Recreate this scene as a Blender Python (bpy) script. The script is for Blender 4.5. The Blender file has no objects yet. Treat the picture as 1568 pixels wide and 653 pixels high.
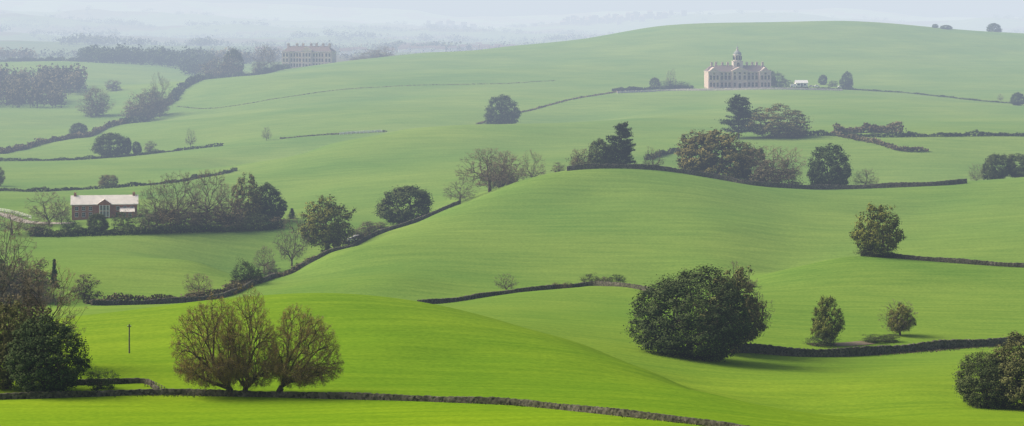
import bpy, math, random
import numpy as np
from mathutils import Vector
rng = np.random.default_rng(7); random.seed(7)
F = 3688.0; UC = 784.0; VH = 30.0
scene = bpy.context.scene
R = math.radians

# ------------------------------------------------------------------ materials
def new_mat(name, rough=0.9, spec=0.2):
    m = bpy.data.materials.new(name); m.use_nodes = True
    nt = m.node_tree; b = nt.nodes["Principled BSDF"]
    b.inputs["Roughness"].default_value = rough
    b.inputs["Specular IOR Level"].default_value = spec
    return m, nt, b
def N(nt, t, **kw):
    n = nt.nodes.new(t)
    for k, v in kw.items(): setattr(n, k, v)
    return n
def mix_mul(nt, a, b, fac=1.0):
    m = N(nt, "ShaderNodeMix", data_type='RGBA', blend_type='MULTIPLY')
    m.inputs[0].default_value = fac
    nt.links.new(a, m.inputs[6]); nt.links.new(b, m.inputs[7]); return m.outputs[2]
def ramp(nt, src, stops):
    r = N(nt, "ShaderNodeValToRGB"); e = r.color_ramp.elements
    while len(e) < len(stops): e.new(0.5)
    for i, (p, c) in enumerate(stops):
        e[i].position = p; e[i].color = (*c, 1)
    nt.links.new(src, r.inputs[0]); return r.outputs[0]
def noise(nt, scale, detail=4, vec=None, stretch=None, rough=0.55):
    n = N(nt, "ShaderNodeTexNoise"); n.inputs["Scale"].default_value = scale
    n.inputs["Detail"].default_value = detail; n.inputs["Roughness"].default_value = rough
    g = N(nt, "ShaderNodeNewGeometry"); src = g.outputs["Position"]
    if stretch:
        mp = N(nt, "ShaderNodeMapping"); mp.inputs["Scale"].default_value = stretch
        mp.inputs["Rotation"].default_value = (0, 0, 0.12)
        nt.links.new(src, mp.inputs[0]); src = mp.outputs[0]
    nt.links.new(src, n.inputs["Vector"]); return n.outputs[0]

def leaf_mat(name, dark, light):
    m = bpy.data.materials.new(name); m.use_nodes = True; nt = m.node_tree; nt.nodes.clear()
    out = N(nt, "ShaderNodeOutputMaterial"); df = N(nt, "ShaderNodeBsdfDiffuse")
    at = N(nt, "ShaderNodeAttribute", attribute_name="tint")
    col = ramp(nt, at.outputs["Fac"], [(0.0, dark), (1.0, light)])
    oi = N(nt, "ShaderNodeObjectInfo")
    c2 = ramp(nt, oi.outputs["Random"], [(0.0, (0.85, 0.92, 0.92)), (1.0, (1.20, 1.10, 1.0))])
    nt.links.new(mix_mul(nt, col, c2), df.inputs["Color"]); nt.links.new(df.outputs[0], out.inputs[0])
    return m
M_DENSE = leaf_mat("evergreen_foliage", (0.022, 0.040, 0.018), (0.105, 0.135, 0.052))
M_OLIVE = leaf_mat("budding_foliage", (0.062, 0.066, 0.026), (0.200, 0.190, 0.072))
M_YEL = leaf_mat("spring_foliage", (0.058, 0.075, 0.018), (0.23, 0.235, 0.055))
M_TWIG = leaf_mat("bare_twigs", (0.12, 0.10, 0.072), (0.29, 0.245, 0.175))
M_BUD = leaf_mat("oak_buds", (0.11, 0.088, 0.026), (0.31, 0.25, 0.080))
M_PINE = leaf_mat("conifer_needles", (0.020, 0.036, 0.024), (0.070, 0.100, 0.055))
M_SCRUB = leaf_mat("scrub_foliage", (0.065, 0.060, 0.036), (0.20, 0.175, 0.10))
m, nt, b = new_mat("bark", 0.95, 0.1)
nt.links.new(ramp(nt, noise(nt, 2.5, 3), [(0.3, (0.04, 0.033, 0.024)), (0.7, (0.115, 0.094, 0.066))]), b.inputs["Base Color"])
M_BARK = m
def plain_mat(name, c1, c2=None, scale=1.0, rough=0.85):
    m, nt, b = new_mat(name, rough)
    c2 = c2 or tuple(x * 0.75 for x in c1)
    nt.links.new(ramp(nt, noise(nt, scale, 3), [(0.3, c2), (0.7, c1)]), b.inputs["Base Color"])
    return m
m, nt, b = new_mat("dry_stone", 0.95, 0.1)
vo = N(nt, "ShaderNodeTexVoronoi"); vo.inputs["Scale"].default_value = 2.6
g = N(nt, "ShaderNodeNewGeometry"); nt.links.new(g.outputs["Position"], vo.inputs["Vector"])
c1 = ramp(nt, vo.outputs["Color"], [(0.1, (0.040, 0.037, 0.030)), (0.9, (0.165, 0.150, 0.120))])
c2 = ramp(nt, noise(nt, 0.35, 3), [(0.35, (0.55, 0.62, 0.45)), (0.65, (1, 1, 1))])
nt.links.new(mix_mul(nt, c1, c2), b.inputs["Base Color"])
M_STONE = m

# ------------------------------------------------------------------ mesh helper
def mesh_quads(name, V, Q, mats, mi=None, tint=None, smooth=False):
    V = np.asarray(V, dtype=np.float32); Q = np.asarray(Q, dtype=np.int32)
    me = bpy.data.meshes.new(name)
    me.vertices.add(len(V)); me.vertices.foreach_set("co", V.ravel())
    me.loops.add(Q.size); me.loops.foreach_set("vertex_index", Q.ravel())
    me.polygons.add(len(Q))
    me.polygons.foreach_set("loop_start", np.arange(0, Q.size, 4, dtype=np.int32))
    me.polygons.foreach_set("loop_total", np.full(len(Q), 4, dtype=np.int32))
    if mi is not None: me.polygons.foreach_set("material_index", np.asarray(mi, dtype=np.int32))
    me.polygons.foreach_set("use_smooth", np.full(len(Q), smooth, dtype=bool))
    for mm in mats: me.materials.append(mm)
    if tint is not None:
        a = me.attributes.new("tint", 'FLOAT', 'POINT'); a.data.foreach_set("value", np.asarray(tint, dtype=np.float32))
    me.update(calc_edges=True)
    return me
def add_obj(name, me, parent=None, loc=(0, 0, 0), rotz=0, scale=(1, 1, 1)):
    o = bpy.data.objects.new(name, me); scene.collection.objects.link(o)
    o.location = loc; o.rotation_euler = (0, 0, rotz); o.scale = scale
    if parent: o.parent = parent
    return o

# ------------------------------------------------------------------ terrain survey (section profiles: sight level, distance)
cols = {
 -300: [(615,395),(560,440),(520,490),(525,560),(505,620),(475,700),(430,760),(370,860),(335,920),(310,980),(292,1070),(268,1180),(246,1300),(236,1380),(228,1450),(205,1580),(170,1780),(140,1980),(110,2250),(95,2500)],
 -100: [(614,395),(560,440),(510,490),(520,560),(502,620),(472,700),(430,760),(370,860),(335,920),(310,980),(292,1070),(268,1180),(246,1300),(236,1380),(228,1450),(205,1580),(170,1780),(140,1980),(110,2250),(95,2500)],
 0: [(612,395),(560,440),(505,490),(515,560),(500,620),(470,700),(430,760),(370,860),(335,920),(310,980),(292,1070),(268,1180),(246,1300),(236,1380),(228,1450),(205,1580),(170,1780),(140,1980),(110,2250),(95,2500)],
 100: [(609,397),(550,440),(492,490),(500,560),(482,640),(468,700),(430,760),(400,800),(362,870),(330,930),(310,990),(292,1070),(270,1170),(244,1310),(225,1420),(213,1480),(215,1530),(180,1720),(140,1980),(110,2250),(95,2500)],
 200: [(606,399),(540,450),(474,500),(485,570),(475,650),(466,715),(430,765),(395,810),(358,870),(330,920),(310,970),(291,1060),(284,1120),(255,1230),(238,1330),(225,1400),(188,1580),(194,1640),(160,1850),(130,2050),(105,2350),(95,2500)],
 300: [(604,400),(530,450),(461,510),(478,590),(470,650),(458,730),(430,770),(400,805),(355,880),(340,905),(318,960),(290,1050),(276,1100),(268,1150),(245,1260),(226,1370),(215,1420),(190,1530),(140,1850),(124,1980),(132,2100),(108,2400),(98,2520)],
 400: [(606,396),(525,450),(454,520),(472,600),(462,690),(448,735),(432,785),(438,820),(400,855),(350,900),(325,950),(300,1030),(262,1130),(247,1180),(260,1235),(225,1330),(212,1380),(200,1450),(160,1700),(112,2100),(118,2250),(105,2520)],
 500: [(608,393),(525,450),(453,525),(472,600),(465,690),(430,750),(388,820),(393,850),(350,900),(320,950),(290,1020),(250,1120),(221,1230),(234,1290),(208,1370),(190,1450),(150,1700),(98,2200),(108,2350),(102,2520)],
 600: [(610,390),(530,445),(462,520),(478,590),(466,680),(430,735),(390,800),(350,860),(353,890),(322,940),(290,1000),(240,1130),(203,1280),(213,1335),(190,1430),(150,1680),(87,2270),(100,2520)],
 700: [(614,386),(545,440),(480,510),(492,560),(461,650),(470,700),(440,745),(400,790),(350,840),(312,890),(316,920),(300,960),(270,1030),(230,1150),(195,1320),(203,1370),(184,1450),(150,1640),(105,1980),(80,2300),(92,2600)],
 800: [(620,380),(560,430),(503,495),(515,535),(480,610),(446,680),(454,725),(430,765),(380,810),(330,860),(276,915),(286,970),(255,1060),(225,1180),(193,1350),(200,1400),(178,1490),(150,1640),(110,1900),(84,2150),(69,2390),(88,2650)],
 900: [(628,372),(580,420),(531,475),(544,510),(500,590),(465,650),(438,705),(445,745),(410,785),(360,830),(300,890),(257,935),(270,1000),(250,1080),(225,1180),(188,1400),(192,1445),(172,1530),(150,1630),(105,1930),(58,2400),(80,2650)],
 1000: [(640,365),(605,405),(570,450),(582,485),(540,540),(500,600),(443,700),(449,750),(410,785),(360,830),(300,890),(259,945),(275,1010),(240,1120),(205,1250),(178,1420),(176,1470),(150,1620),(138,1740),(90,2050),(42,2400),(65,2650)],
 1100: [(654,355),(603,425),(616,455),(580,505),(548,550),(500,620),(445,710),(435,750),(400,790),(350,840),(305,895),(273,950),(285,1010),(245,1120),(207,1220),(180,1400),(150,1620),(134,1750),(128,1800),(80,2100),(35,2400),(60,2650)],
 1200: [(660,370),(630,405),(642,435),(600,485),(565,530),(543,572),(515,610),(470,665),(414,740),(418,790),(370,835),(325,890),(287,955),(296,1010),(245,1120),(207,1210),(185,1380),(150,1600),(134,1750),(128,1800),(80,2100),(33,2400),(60,2650)],
 1300: [(672,365),(655,390),(640,430),(600,485),(565,535),(543,578),(520,605),(460,680),(390,755),(399,800),(360,845),(320,900),(288,960),(298,1010),(245,1120),(209,1200),(185,1370),(150,1600),(136,1750),(128,1820),(80,2110),(33,2400),(60,2650)],
 1400: [(680,370),(645,430),(600,480),(565,530),(536,590),(515,615),(455,690),(397,755),(402,790),(365,840),(325,900),(284,968),(294,1020),(245,1120),(209,1200),(185,1370),(150,1620),(140,1750),(100,2000),(39,2400),(65,2650)],
 1500: [(685,370),(640,440),(600,485),(560,545),(527,602),(505,630),(455,690),(404,745),(406,780),(365,830),(320,895),(278,975),(288,1030),(245,1130),(208,1210),(185,1370),(154,1620),(130,1800),(90,2080),(47,2400),(70,2650)],
 1600: [(690,370),(640,445),(600,490),(560,545),(523,610),(500,635),(455,690),(409,740),(411,770),(365,825),(315,895),(271,985),(282,1040),(245,1140),(208,1220),(185,1370),(158,1600),(130,1800),(90,2080),(54,2400),(75,2650)],
 1800: [(690,375),(640,445),(600,490),(560,545),(520,610),(500,635),(455,690),(412,740),(414,770),(365,825),(315,895),(265,985),(276,1040),(240,1140),(208,1220),(185,1370),(158,1600),(130,1800),(95,2080),(70,2400),(85,2650)],
}
pu, pv, pd = [], [], []
for u, lst in cols.items():
    for v, d in lst: pu.append(u); pv.append(v); pd.append(d)
    pu.append(u); pv.append(690 + 2*F/300); pd.append(300)
    pu.append(u); pv.append(VH + 50*F/3000); pd.append(3000)
pu, pv, pd = map(np.array, (pu, pv, pd))
LD = np.log(np.array([300,340,400,500,700,900,1000,1200,1500,1750,2100,2400,2650,3000.]))
LV = np.array([714,690,610,500,460,350,300,230,170,140,100,75,80,91.])
def vdef(d): return np.interp(np.log(d), LD, LV)
S = 10.0
def kern(r2): return 0.5*r2*np.log(r2 + 1e-12)
A = np.stack([(pu-UC)/F*S, np.log(pd)*S], 1)
n = len(A)
K = kern(((A[:, None]-A[None])**2).sum(-1)) + 0.003*np.eye(n)
P = np.hstack([np.ones((n, 1)), A])
sol = np.linalg.solve(np.block([[K, P], [P.T, np.zeros((3, 3))]]), np.concatenate([pv-vdef(pd), np.zeros(3)]))
TH = np.concatenate([np.linspace(-0.95, -0.285, 45), np.linspace(-0.28, 0.28, 520), np.linspace(0.285, 0.95, 45)])
DD = np.exp(np.concatenate([np.linspace(math.log(3), math.log(296), 60), np.linspace(math.log(300), math.log(3000), 680), np.linspace(math.log(3030), math.log(45000), 240)]))
VG = np.zeros((len(TH), len(DD)), dtype=np.float64)
imid = np.where((DD >= 299) & (DD <= 3001))[0]
ld = (np.log(DD[imid])*S).astype(np.float32)
w = sol[:n].astype(np.float32); Af = A.astype(np.float32)
for i, th in enumerate(TH):
    thc = min(max(th, -0.33), 0.33)
    r2 = (thc*S - Af[:, 0][None])**2 + (ld[:, None]-Af[:, 1][None])**2
    val = (0.5*r2*np.log(r2+1e-12)) @ w + sol[n] + sol[n+1]*thc*S + sol[n+2]*ld
    fade = 1.0 if abs(th) < 0.30 else max(0.35, 1-(abs(th)-0.30)*1.6)
    VG[i, imid] = val*fade + vdef(DD[imid])
near = DD < 299
VG[:, near] = (690 + 2*F/DD[near])[None]
def snoise(x, seed, octs=5, f0=1.0):
    r = np.random.default_rng(seed); s = np.zeros_like(x, dtype=float); a = 1.0; f = f0
    for _ in range(octs):
        s += a*np.sin(x*f*6.283 + r.uniform(0, 6.28)) * np.cos(x*f*2.7 + r.uniform(0, 6.28)); a *= 0.55; f *= 1.9
    return s
uu = TH*F + UC
far = DD > 2600
ridges = [(3900, 0.06, np.interp(uu, [-500, 0, 500, 850, 1000], [64, 66, 74, 82, 95]), 3),
          (5200, 0.06, np.interp(uu, [-500, 0, 450, 900, 1600], [46, 50, 60, 58, 60]), 5),
          (7000, 0.07, np.interp(uu, [-500, 0, 350, 600, 900, 1600], [26, 29, 40, 50, 46, 48]), 7),
          (9500, 0.07, np.interp(uu, [-500, 0, 250, 500, 800, 1000, 1250, 1600], [12, 16, 18, 32, 38, 28, 25, 35]), 7),
          (13500, 0.08, np.interp(uu, [-500, 0, 300, 480, 700, 1000, 1300, 1600], [-2, -1, -2, 8, 25, 22, 17, 23]), 6)]
for j in np.where(far)[0]:
    d = DD[j]
    z = np.full(len(TH), -50.0)
    for k, (y0, wd, tv, am) in enumerate(ridges):
        top = tv + am*snoise(uu/900.0, 30+k)
        zt = -(top-VH)/F*y0
        g = math.exp(-((math.log(d/y0))/wd)**2)
        z = np.maximum(z, -50 + (zt+50)*g)
    vf = VH - z*F/d
    t = min(max((math.log(d)-math.log(2600))/(math.log(3000)-math.log(2600)), 0), 1); t = t*t*(3-2*t)
    VG[:, j] = vf if d > 3001 else VG[:, j]*(1-t) + vf*t
ZG = -(VG-VH)/F*DD[None]
XG = TH[:, None]*DD[None]; YG = np.repeat(DD[None], len(TH), 0)
amp = np.clip(DD/400, 0.2, 1.6)[None]
ZG += amp*(0.10*np.sin(XG/9.0+np.sin(YG/17)*1.5)*np.sin(YG/13.0+1) + 0.38*np.sin(XG/31.0+2+np.sin(YG/41))*np.sin(YG/37.0))
lnDD = np.log(DD)
def ground(x, y):
    x = np.asarray(x, float); y = np.asarray(y, float)
    th = x/y; l = np.log(y)
    i = np.clip(np.searchsorted(TH, th)-1, 0, len(TH)-2); j = np.clip(np.searchsorted(lnDD, l)-1, 0, len(DD)-2)
    a = np.clip((th-TH[i])/(TH[i+1]-TH[i]), 0, 1); c = np.clip((l-lnDD[j])/(lnDD[j+1]-lnDD[j]), 0, 1)
    return ZG[i, j]*(1-a)*(1-c)+ZG[i+1, j]*a*(1-c)+ZG[i, j+1]*(1-a)*c+ZG[i+1, j+1]*a*c
def site(u, v, dlo, dhi):
    """survey lookup: bearing + depression angle -> ground point within a distance band"""
    ds = np.linspace(dlo, dhi, 300); th = (u-UC)/F
    vv = VH - ground(th*ds, ds)/ds*F
    s = np.where((vv[:-1] >= v) & (vv[1:] < v))[0]
    k = s[0] if len(s) else int(np.argmin(np.abs(vv-v)))
    d = ds[k]; return np.array([th*d, d, float(ground(th*d, d))])

nT, nD = XG.shape
idx = np.arange(nT*nD).reshape(nT, nD)
Q = np.stack([idx[:-1, :-1], idx[1:, :-1], idx[1:, 1:], idx[:-1, 1:]], -1).reshape(-1, 4)
UGr = np.repeat(uu[:, None], nD, 1)
wall_d = np.interp(UGr, [-300, 0, 250, 400, 590, 800, 1000, 1110, 1300], [395, 395, 400, 396, 390, 380, 365, 355, 345])
base = np.zeros((nT, nD, 3))
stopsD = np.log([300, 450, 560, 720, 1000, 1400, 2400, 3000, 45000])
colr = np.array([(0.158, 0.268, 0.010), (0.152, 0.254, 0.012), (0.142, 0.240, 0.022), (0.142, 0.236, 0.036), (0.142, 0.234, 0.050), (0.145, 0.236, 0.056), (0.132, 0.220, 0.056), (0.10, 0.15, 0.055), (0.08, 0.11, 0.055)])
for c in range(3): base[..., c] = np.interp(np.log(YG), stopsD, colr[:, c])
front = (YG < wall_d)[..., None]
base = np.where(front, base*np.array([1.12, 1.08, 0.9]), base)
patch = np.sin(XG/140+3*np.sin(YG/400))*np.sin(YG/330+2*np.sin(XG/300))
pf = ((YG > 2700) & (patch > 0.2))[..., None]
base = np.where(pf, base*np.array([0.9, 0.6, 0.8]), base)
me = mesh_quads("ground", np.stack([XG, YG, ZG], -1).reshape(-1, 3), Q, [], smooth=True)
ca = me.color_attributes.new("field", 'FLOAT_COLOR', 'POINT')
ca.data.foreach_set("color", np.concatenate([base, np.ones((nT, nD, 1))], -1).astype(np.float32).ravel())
m = bpy.data.materials.new("grass"); m.use_nodes = True; nt = m.node_tree; nt.nodes.clear()
out = N(nt, "ShaderNodeOutputMaterial"); df = N(nt, "ShaderNodeBsdfDiffuse"); nt.links.new(df.outputs[0], out.inputs[0])
at_ = N(nt, "ShaderNodeAttribute", attribute_name="field")
c1 = mix_mul(nt, at_.outputs["Color"], ramp(nt, noise(nt, 0.013, 5, rough=0.6), [(0.32, (0.76, 0.87, 0.88)), (0.68, (1.16, 1.07, 1.1))]))
c2 = mix_mul(nt, c1, ramp(nt, noise(nt, 1.0, 3, stretch=(0.035, 0.36, 0.3)), [(0.32, (0.85, 0.90, 0.86)), (0.68, (1.14, 1.09, 1.10))]))
c3 = mix_mul(nt, c2, ramp(nt, noise(nt, 1.1, 2), [(0.3, (0.85, 0.88, 0.85)), (0.7, (1.14, 1.11, 1.12))]))
nt.links.new(c3, df.inputs["Color"])
me.materials.append(m)
add_obj("ground", me)

# ------------------------------------------------------------------ trees
def tubes(p0, p1, r0, r1, k):
    d = p1-p0; L = np.linalg.norm(d, axis=1, keepdims=True)+1e-9; d = d/L
    ref = np.where(np.abs(d[:, 2:3]) < 0.9, np.array([[0, 0, 1.]]), np.array([[1., 0, 0]]))
    a = np.cross(d, ref); a /= np.linalg.norm(a, axis=1, keepdims=True); c = np.cross(d, a)
    ang = np.arange(k)/k*2*np.pi
    ring = a[:, None]*np.cos(ang)[None, :, None]+c[:, None]*np.sin(ang)[None, :, None]
    V = np.concatenate([p0[:, None]+ring*r0[:, None, None], p1[:, None]+ring*r1[:, None, None]], 1)
    n = len(p0); b0 = (np.arange(n)*2*k)[:, None]; i = np.arange(k)[None]; j = (i+1) % k
    Q = np.stack([b0+i, b0+j, b0+k+j, b0+k+i], -1).reshape(-1, 4)
    return V.reshape(-1, 3), Q
def skeleton(T, base, R0, rs, fork=0.35, k0=4, trunk=None):
    segs = []
    Ntot = len(T)
    def rad(n): return R0*(n/Ntot)**0.47
    def split(idx, k):
        P = T[idx]; cen = P[rs.choice(len(P), k, replace=False)]
        for _ in range(4):
            l = ((P[:, None]-cen[None])**2).sum(-1).argmin(1)
            for q in range(k):
                if (l == q).any(): cen[q] = P[l == q].mean(0)
        return [idx[l == q] for q in range(k) if (l == q).any()]
    def rec(pos, idx, rin, depth):
        if len(idx) == 1:
            segs.append((pos, T[idx[0]], rin, rin*0.5)); return
        c = T[idx].mean(0); dist = np.linalg.norm(c-pos)
        f = fork*(0.8+0.5*rs.random())
        if depth == 0 and trunk: f = trunk
        q = pos+(c-pos)*f+rs.normal(0, 0.07, 3)*dist*f*1.6
        r = rad(len(idx)); segs.append((pos, q, min(rin, r*1.25), r))
        for g in split(idx, 2 if (depth > 0 or len(idx) < k0*2) else k0): rec(q, g, min(r, rad(len(g))*1.3), depth+1)
    rec(np.array(base, float), np.arange(Ntot), R0*1.4, 0)
    a = np.array([s[0] for s in segs]); b = np.array([s[1] for s in segs])
    return a, b, np.array([s[2] for s in segs]), np.array([s[3] for s in segs])
def cards(C, nrm, sx, sy, rs):
    n = len(C); t = rs.normal(size=(n, 3)); a = np.cross(nrm, t); a /= np.linalg.norm(a, axis=1, keepdims=True)+1e-9
    c = np.cross(nrm, a)
    a = a*sx[:, None]; c = c*sy[:, None]
    j = lambda: 1+rs.uniform(-0.35, 0.35, (n, 1))
    V = np.stack([C-a*j()-c*j(), C+a*j()-c*0.6*j(), C+a*j()+c*j(), C-a*0.6*j()+c*j()], 1).reshape(-1, 3)
    return V, np.arange(4*n).reshape(-1, 4)
def envelope(n, rs, zb, zc, W, power, lump=0.2, off=(0, 0)):
    d = rs.normal(size=(n*2, 3)); d /= np.linalg.norm(d, axis=1, keepdims=True)
    fr = rs.normal(size=(7, 3))*2.6; ph = rs.uniform(0, 6.28, 7)
    L = 1+lump*np.sin(d@fr.T+ph).sum(1)/2.6
    rho = rs.random(n*2)**(1/power)*L
    p = d*rho[:, None]
    p[:, 0] = p[:, 0]*W/2; p[:, 1] = p[:, 1]*W/2
    p[:, 2] = np.where(p[:, 2] > 0, p[:, 2]*(1-zc), p[:, 2]*(zc-zb))+zc
    p = p[(p[:, 2] > zb*0.7)][:n]
    p[:, 0] += off[0]; p[:, 1] += off[1]
    return p
def tree_mesh(name, kind, seed, H=1.0, W=1.0, off=(0, 0), nt_=None, detail=1.0):
    rs = np.random.default_rng(seed)
    Vs, Qs, Ms, Ts = [], [], [], []; o = 0
    def push(V, Q, mi, t):
        nonlocal o
        Vs.append(V); Qs.append(Q+o); Ms.append(np.full(len(Q), mi)); Ts.append(t if np.ndim(t) else np.full(len(V), t)); o += len(V)
    ls = 1.0/detail
    if kind in ("bare", "oak"):
        hero = kind == "oak"
        zb = 0.10; zc = 0.36 if hero else 0.42; nT = nt_ or 420
        T = envelope(nT, rs, zb, zc, W, 3.6, 0.10 if hero else 0.15, off)
        R0 = 0.040 if hero else 0.022
        a, b, r0, r1 = skeleton(T, (0, 0, -0.02), R0, rs, 0.36, 6 if hero else 5, 0.24 if hero else None)
        r0 = np.maximum(r0, 0.0020 if hero else 0.0024); r1 = np.maximum(r1, 0.0012 if hero else 0.0014)
        V, Q = tubes(a, b, r0, r1, 5 if hero else 4); push(V, Q, 0, 0.3)
        m = 9
        cen = np.repeat(T, m, 0); cc = np.array([off[0], off[1], zc*0.7])
        out = cen-cc; out /= np.linalg.norm(out, axis=1, keepdims=True)
        dr = out*0.9+rs.normal(0, 0.7, cen.shape); dr /= np.linalg.norm(dr, axis=1, keepdims=True)
        st = cen+rs.normal(0, 0.012, cen.shape); ln = rs.uniform(0.012, 0.038, len(cen))
        r_ = 0.0011 if hero else 0.0018
        V, Q = tubes(st, st+dr*ln[:, None], np.full(len(st), r_), np.full(len(st), r_*0.5), 3)
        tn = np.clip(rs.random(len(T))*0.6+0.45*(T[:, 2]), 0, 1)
        push(V, Q, 1, np.repeat(np.repeat(tn, m), 6))
        nb = 20 if hero else 6
        cen = np.repeat(T, nb, 0)+rs.normal(0, 0.017 if hero else 0.022, (len(T)*nb, 3))
        nr = rs.normal(size=cen.shape); nr /= np.linalg.norm(nr, axis=1, keepdims=True)
        s = rs.uniform(0.0020, 0.0046, len(cen))
        V, Q = cards(cen, nr, s, s, rs); push(V, Q, 2, np.repeat(np.repeat(tn, nb), 4))
        mats = [M_BARK, M_TWIG, M_BUD if hero else M_TWIG]
    elif kind in ("dense", "olive", "yellow", "shrub", "scrub"):
        par = dict(dense=(-0.02, 0.40, 7, 330, 42, 0.040, M_DENSE, 0.11), olive=(0.0, 0.42, 4.5, 300, 34, 0.034, M_OLIVE, 0.14), yellow=(0.10, 0.46, 4.5, 270, 36, 0.036, M_YEL, 0.14),
                   shrub=(-0.1, 0.35, 5, 110, 45, 0.06, M_DENSE, 0.2), scrub=(-0.1, 0.35, 3, 130, 32, 0.055, M_SCRUB, 0.25))[kind]
        zb, zc, pw, nT, nl, sg, mat, lump = par
        nT = nt_ or nT; k = (nT/par[3])**(-0.33); sg *= k
        T = envelope(nT, rs, zb, zc, W*0.93, pw, lump, off)
        T[:, 2] = np.clip(T[:, 2], 0.02, None)
        sel = T if len(T) < 120 else T[rs.choice(len(T), 120, replace=False)]
        a, b, r0, r1 = skeleton(sel, (0, 0, -0.03), 0.026, rs, 0.35, 4)
        V, Q = tubes(a, b, r0, r1, 5); push(V, Q, 0, 0.3)
        cs = rs.uniform(0.6, 1.35, len(T))
        cen = np.repeat(T, nl, 0)+rs.normal(0, 1, (len(T)*nl, 3))*np.array([1, 1, 0.75])*sg*np.repeat(cs, nl)[:, None]
        cl = np.repeat(T, nl, 0)
        out = (cen-cl)/sg*0.6+(cl-np.array([off[0], off[1], zc*0.6]))*1.2
        out += rs.normal(0, 0.4, out.shape); out[:, 2] += 0.25; out /= np.linalg.norm(out, axis=1, keepdims=True)
        s = rs.uniform(0.008, 0.0155, len(cen))*ls
        V, Q = cards(cen, out, s, s, rs)
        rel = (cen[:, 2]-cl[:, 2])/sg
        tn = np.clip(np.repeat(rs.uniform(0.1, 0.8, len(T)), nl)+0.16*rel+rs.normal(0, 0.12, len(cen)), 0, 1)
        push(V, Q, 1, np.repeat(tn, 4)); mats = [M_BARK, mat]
    elif kind in ("pine", "cedar"):
        tiers = 13 if kind == "pine" else 11; C = []
        z0 = 0.08 if kind == "pine" else 0.2
        for t in range(tiers):
            z = z0+(1-z0)*(t/(tiers-1))**0.95*0.97
            if kind == "pine": rr = 0.5*(1-z)**0.8*rs.uniform(0.75, 1.15)+0.02
            else: rr = 0.5*(math.sin(min(1, (1.18-z)*1.5)*1.57))*rs.uniform(0.7, 1.05)
            nb = 9
            for q in range(nb):
                an = rs.uniform(0, 6.28); r_ = rr*rs.uniform(0.5, 1.1); zj = rs.normal(0, 0.02)
                tip = np.array([math.cos(an)*r_, math.sin(an)*r_, z+zj+(-0.04 if kind == "pine" else 0.02)*rs.random()])
                root = np.array([0, 0, max(z-0.05, 0.05)])
                V, Q = tubes(root[None], tip[None], np.array([0.008]), np.array([0.002]), 4); push(V, Q, 0, 0.3)
                for s_ in np.linspace(0.35, 1, 5): C.append((root+(tip-root)*s_, rs.random()))
        V, Q = tubes(np.array([[0, 0, -0.02]]), np.array([[0, 0, 0.95]]), np.array([0.028]), np.array([0.004]), 6); push(V, Q, 0, 0.3)
        T = np.array([c[0] for c in C]); tt = np.array([c[1] for c in C]); nl = 24
        cen = np.repeat(T, nl, 0)+rs.normal(0, 1, (len(T)*nl, 3))*np.array([0.038, 0.038, 0.016 if kind == "cedar" else 0.018])
        nr = rs.normal(0, 0.5, cen.shape)+np.array([0, 0, 0.8]); nr /= np.linalg.norm(nr, axis=1, keepdims=True)
        s = rs.uniform(0.009, 0.018, len(cen)); V, Q = cards(cen, nr, s, s*0.8, rs)
        push(V, Q, 1, np.repeat(np.clip(np.repeat(tt, nl)+rs.normal(0, 0.15, len(cen)), 0, 1), 4)); mats = [M_BARK, M_PINE]
    V = np.concatenate(Vs)
    return mesh_quads(name, V, np.concatenate(Qs), mats, np.concatenate(Ms), np.concatenate(Ts))
lib = {}
for kind, cnt in (("dense", 3), ("olive", 3), ("yellow", 2), ("shrub", 3), ("scrub", 3), ("bare", 4), ("pine", 2), ("cedar", 2)):
    lib[kind] = [tree_mesh(kind+"_mesh", kind, 100+17*i+len(kind)) for i in range(cnt)]
NAMES = dict(dense="evergreen_oak_tree", olive="budding_tree", yellow="spring_leaf_tree", shrub="evergreen_shrub", scrub="scrub_bush", bare="bare_tree", pine="pine_tree", cedar="cedar_tree", oak="winter_oak_tree")
cnt_ = [0]
def plant(kind, u, vb, vt, wpx, dlo, dhi, name=None, mesh=None):
    p = site(u, vb, dlo, dhi); cnt_[0] += 1
    H = (vb-vt)/F*p[1]; Wd = wpx/F*p[1]
    me = mesh or lib[kind][cnt_[0] % len(lib[kind])]
    k = 1.05 if mesh is None else 1.0
    return add_obj(name or NAMES[kind], me, None, (p[0], p[1], p[2]-0.1), 0 if mesh else rng.uniform(0, 6.28), (Wd*k, Wd*k, H))
# foreground winter oaks (unique meshes)
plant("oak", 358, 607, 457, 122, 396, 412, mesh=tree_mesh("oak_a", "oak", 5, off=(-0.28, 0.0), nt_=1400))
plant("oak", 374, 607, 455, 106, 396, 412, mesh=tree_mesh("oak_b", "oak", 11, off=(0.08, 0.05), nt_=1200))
plant("oak", 422, 607, 466, 114, 396, 412, mesh=tree_mesh("oak_c", "oak", 23, off=(0.36, 0.0), nt_=1400))
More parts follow.
